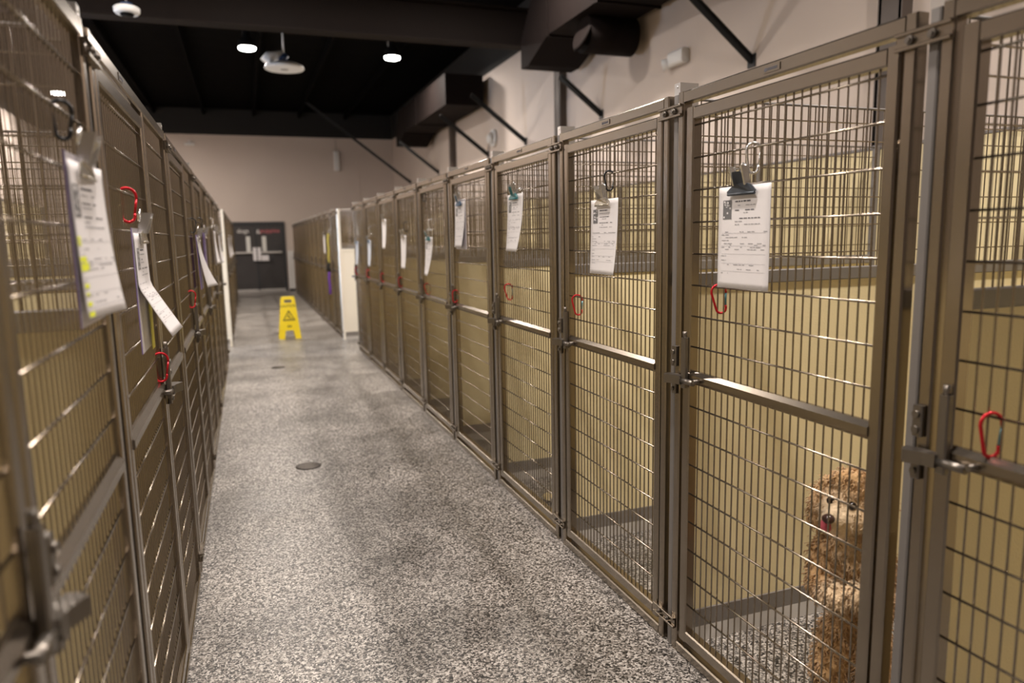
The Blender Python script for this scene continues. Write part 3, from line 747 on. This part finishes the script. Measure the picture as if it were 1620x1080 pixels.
MB().bar('x', -.12, .12, -.07, 0, 0, .06, .015).build('sensor_body', 'white_plastic', e); MB().box(-.02, .02, -.05, 0, .06, .12).build('mount', 'white_plastic', e)

# ------------------------------------------------------------------ pendants
t = empty('pendant_speaker', (.752, 12.02, 4.0), 'wide white pendant speaker hanging between the two ceiling lights', 'speaker', 'pendant speakers')
MB().lathe([(.285, .0), (.295, .02), (.28, .05), (.20, .085), (.001, .09)], 32).build('disc', 'white_plastic', t)
MB().lathe([(.06, -.004), (.06, 0), (.001, .0)], 20).build('centre_cap', 'grey_plastic', t)
MB().sweep([(-.24, 0, .09), (-.20, 0, .17), (-.10, 0, .20), (-.02, 0, .24)], lambda f: .11-.075*f, 16).build('horn_shell', 'white_plastic', t)
MB().sweep([(-.05, -.03, .10), (-.0, -.04, .16), (.03, -.03, .2)], .05, 12).build('cable_pocket', 'blue_dark', t)
MB().rod((0, 0, .08), (0, 0, .95), .012, 8).build('hanger_rod', 'white_plastic', t)
t = empty('pendant_speaker', (-.99, 8.85, 3.80), 'small white ring shaped pendant sensor close to the wide kennels', 'sensor', 'pendant speakers')
MB().lathe([(.075, -.012), (.105, -.02), (.125, .0), (.128, .04), (.11, .055), (.05, .06), (.001, .06)], 28).build('ring', 'white_plastic', t)
MB().lathe([(.07, -.02), (.06, -.035), (.001, -.04)], 20).build('sensor_dome', 'black_paint', t)
MB().lathe([(.06, .06), (.06, .09), (.02, .10), (.001, .10)], 20).build('cap', 'blue_dark', t)
MB().rod((0, 0, .09), (0, 0, 1.15), .008, 8).build('hanger_rod', 'grey_plastic', t)

# ------------------------------------------------------------------ dog, standing on its hind legs at the gate
DOG = Vector((1.515, 1.468, 0))
def ell(bm_, c, r, rot=None, seg=20):
    mt = Matrix.Translation(c)
    if rot is not None: mt = mt @ rot
    mt = mt @ Matrix.Diagonal((*r, 1))
    bmesh.ops.create_uvsphere(bm_, u_segments=seg, v_segments=seg//2+2, radius=1, matrix=mt)
def limb(bm_, pts):
    """chain of overlapping spheres: points (pos, radius)"""
    for (p, r), (q, s) in zip(pts, pts[1:]):
        p = Vector(p); q = Vector(q); n = max(2, int((q-p).length/.010))
        for i in range(n+1):
            f = i/n; rr = r*(1-f)+s*f
            bmesh.ops.create_icosphere(bm_, subdivisions=2, radius=rr, matrix=Matrix.Translation(p*(1-f)+q*f))
# local axes: f = towards the camera/aisle, s = dog's left-right across the view
tocam = Vector((CAM.x-DOG.x, CAM.y-DOG.y, 0)).normalized()
side = Vector((tocam.y, -tocam.x, 0))          # picture right
if side.dot(r_) < 0: side = -side
def D(s, f, z): return side*s + tocam*f + Vector((0, 0, z))
bm = bmesh.new()
# hind legs: thigh, stifle forward, hock back, paw on the floor
for q in (-1, 1):
    limb(bm, [(D(.026+q*.038, -.045, .265), .056), (D(.022+q*.056, .025, .185), .048), (D(.02+q*.052, -.06, .095), .029), (D(.02+q*.052, -.035, .028), .026), (D(.02+q*.054, .03, .024), .027)])
    limb(bm, [(D(.02+q*.054, .03, .026), .030), (D(.02+q*.054, .05, .022), .025)])
# trunk upright, belly narrow, chest deep
limb(bm, [(D(.026, -.05, .27), .070), (D(.028, -.02, .36), .056), (D(.014, .0, .46), .072), (D(.004, .0, .54), .072), (D(0, .015, .61), .060)])
# tail
limb(bm, [(D(.02, -.12, .25), .026), (D(.07, -.20, .22), .032), (D(.12, -.26, .27), .028)])
# front legs: shoulder, elbow, forearm reaching to the gate, paw hanging over the wire
limb(bm, [(D(-.052, .02, .53), .044), (D(-.066, .05, .450), .037), (D(-.040, .115, .452), .032), (D(-.022, .150, .460), .033)])
limb(bm, [(D(.066, .02, .53), .046), (D(.076, .06, .445), .038), (D(.046, .125, .466), .034), (D(.030, .155, .474), .036)])
# head: skull, cheeks, muzzle turned slightly to the picture left, ears
hc = Vector(D(.0, .045, .690))
HA = math.radians(20)
fd = tocam*math.cos(HA) - side*math.sin(HA); sd = side*math.cos(HA) + tocam*math.sin(HA)
HK = .88
hr = lambda s, f, z: hc + (sd*s + fd*f + Vector((0, 0, z)))*HK
for c, r in (((0, 0, .012), .076), ((0, .0, .045), .060), ((-.025, .045, -.030), .052), ((.030, .035, -.030), .050), ((-.012, .075, -.036), .042), ((-.014, .098, -.036), .034), ((-.008, .06, -.066), .038), ((0, -.01, -.05), .062)):
    bmesh.ops.create_icosphere(bm, subdivisions=2, radius=r*HK, matrix=Matrix.Translation(hr(*c)))
for q in (-1, 1):
    limb(bm, [(hr(q*.062, -.004, .040), .026), (hr(q*.086, .004, .0), .030), (hr(q*.090, .010, -.055), .030), (hr(q*.082, .014, -.085), .022)])
limb(bm, [(hr(-.02, .03, .072), .026), (hr(.02, .03, .075), .026)])   # topknot
me = bpy.data.meshes.new('dog_raw'); bm.to_mesh(me); bm.free()
tmp = bpy.data.objects.new('dog_raw', me); C.objects.link(tmp)
rm = tmp.modifiers.new('r', 'REMESH'); rm.mode = 'VOXEL'; rm.voxel_size = .0065
sm = tmp.modifiers.new('s', 'SMOOTH'); sm.iterations = 5; sm.factor = .5
bpy.context.view_layer.update()
dm = bpy.data.meshes.new_from_object(tmp.evaluated_get(bpy.context.evaluated_depsgraph_get()))
bpy.data.objects.remove(tmp)
dm.name = 'dog_body'
muz = hr(-.012, .085, -.03); chest = Vector(D(.01, .09, .56)); paws = [Vector(D(-.022, .15, .460)), Vector(D(.030, .155, .474))]
coat = dm.attributes.new('coat', 'FLOAT', 'POINT')
vals = []
nrm = [v_.normal.copy() for v_ in dm.vertices]
for i, v_ in enumerate(dm.vertices):
    p = v_.co.copy()
    w1 = max(0, 1-(p-muz).length/.10); w2 = max(0, 1-(p-chest).length/.10); w3 = max(max(0, 1-(p-q).length/.08) for q in paws)
    vals.append(min(1, 1.5*w1+1.1*w2+1.1*w3))
    k = 1-.75*min(1, w1*2)
    d = noise.noise(p*42)*.0075 + noise.noise(p*95)*.0050
    v_.co = p + nrm[i]*(d*k + .002) + Vector((0, 0, -abs(noise.noise(p*60))*.006*k))
coat.data.foreach_set('value', vals)
dm.polygons.foreach_set('use_smooth', [True]*len(dm.polygons)); dm.materials.clear(); dm.materials.append(MATS['fur'])
dog = link('dog', dm, None, DOG)
tag(dog, 'curly tan dog standing on its hind legs behind the wire gate', 'dog')
# curls of the coat
rnd = random.Random(3); tri_v = []
dm.calc_loop_triangles()
areas = [t_.area for t_ in dm.loop_triangles]
fur = MB(); fv, ff = [], []
for t_ in rnd.choices(dm.loop_triangles, weights=areas, k=8000):
    a, b2, c = [dm.vertices[i].co for i in t_.vertices]
    u, v2 = rnd.random(), rnd.random()
    if u+v2 > 1: u, v2 = 1-u, 1-v2
    p = a+(b2-a)*u+(c-a)*v2; nn = t_.normal.copy()
    if (p-muz).length < .05 and (p-muz).dot(fd) > 0: continue
    if min((p-hr(-.037, .066, .012)).length, (p-hr(.026, .070, .010)).length) < .020: continue
    sc = rnd.uniform(.011, .024)*(.6 if (p-muz).length < .09 else 1)
    down = Vector((0, 0, -1)); tg = (down-nn*down.dot(nn)); tg = tg.normalized() if tg.length > .1 else nn.orthogonal().normalized()
    tg = (tg + Vector((rnd.uniform(-.6, .6), rnd.uniform(-.6, .6), rnd.uniform(-.4, .4)))).normalized()
    bn = nn.cross(tg); ph = rnd.uniform(0, 6.28); o = len(fv)
    for i in range(5):
        f_ = i/4; th = ph+f_*3.2
        q = p + nn*(sc*.55*math.sin(f_*2.2)-.002) + tg*sc*f_*.8 + bn*math.sin(th)*sc*.16 + nn*math.cos(th)*sc*.10
        rr = .0030*(1-f_*.8)
        for j in range(3):
            an = 2.094*j; fv.append(tuple(q+bn*math.cos(an)*rr+nn*math.sin(an)*rr))
    for i in range(4):
        for j in range(3): ff.append([o+i*3+j, o+i*3+(j+1)%3, o+i*3+3+(j+1)%3, o+i*3+3+j])
fm = bpy.data.meshes.new('curly_fur'); fm.from_pydata(fv, [], ff); fm.materials.append(MATS['fur'])
ca = fm.attributes.new('coat', 'FLOAT', 'POINT')
ca.data.foreach_set('value', [min(1, 1.5*max(0, 1-(Vector(p)-muz).length/.10)+1.1*max(0, 1-(Vector(p)-chest).length/.10)+1.1*max(max(0, 1-(Vector(p)-q).length/.08) for q in paws)) for p in fv])
fm.polygons.foreach_set('use_smooth', [True]*len(fm.polygons))
link('curly_fur', fm, dog)['kind'] = 'stuff'
def ball(name, c, r, mat, sc=(1, 1, 1)):
    b2 = bmesh.new(); bmesh.ops.create_uvsphere(b2, u_segments=16, v_segments=10, radius=r, matrix=Matrix.Translation(c) @ Matrix.Diagonal((*sc, 1)))
    m2 = bpy.data.meshes.new(name); b2.to_mesh(m2); b2.free(); m2.materials.append(MATS[mat]); m2.polygons.foreach_set('use_smooth', [True]*len(m2.polygons))
    return link(name, m2, dog)
ball('eye', hr(-.034, .069, .012), .0115, 'eye_dark'); ball('eye', hr(.028, .070, .012), .0115, 'eye_dark')
ball('nose', hr(-.014, .134, -.020), .016, 'nose_dark', (1, 1, .8))
ball('tongue', hr(-.022, .128, -.044), .015, 'tongue_pink', (.95, .95, 1.45))
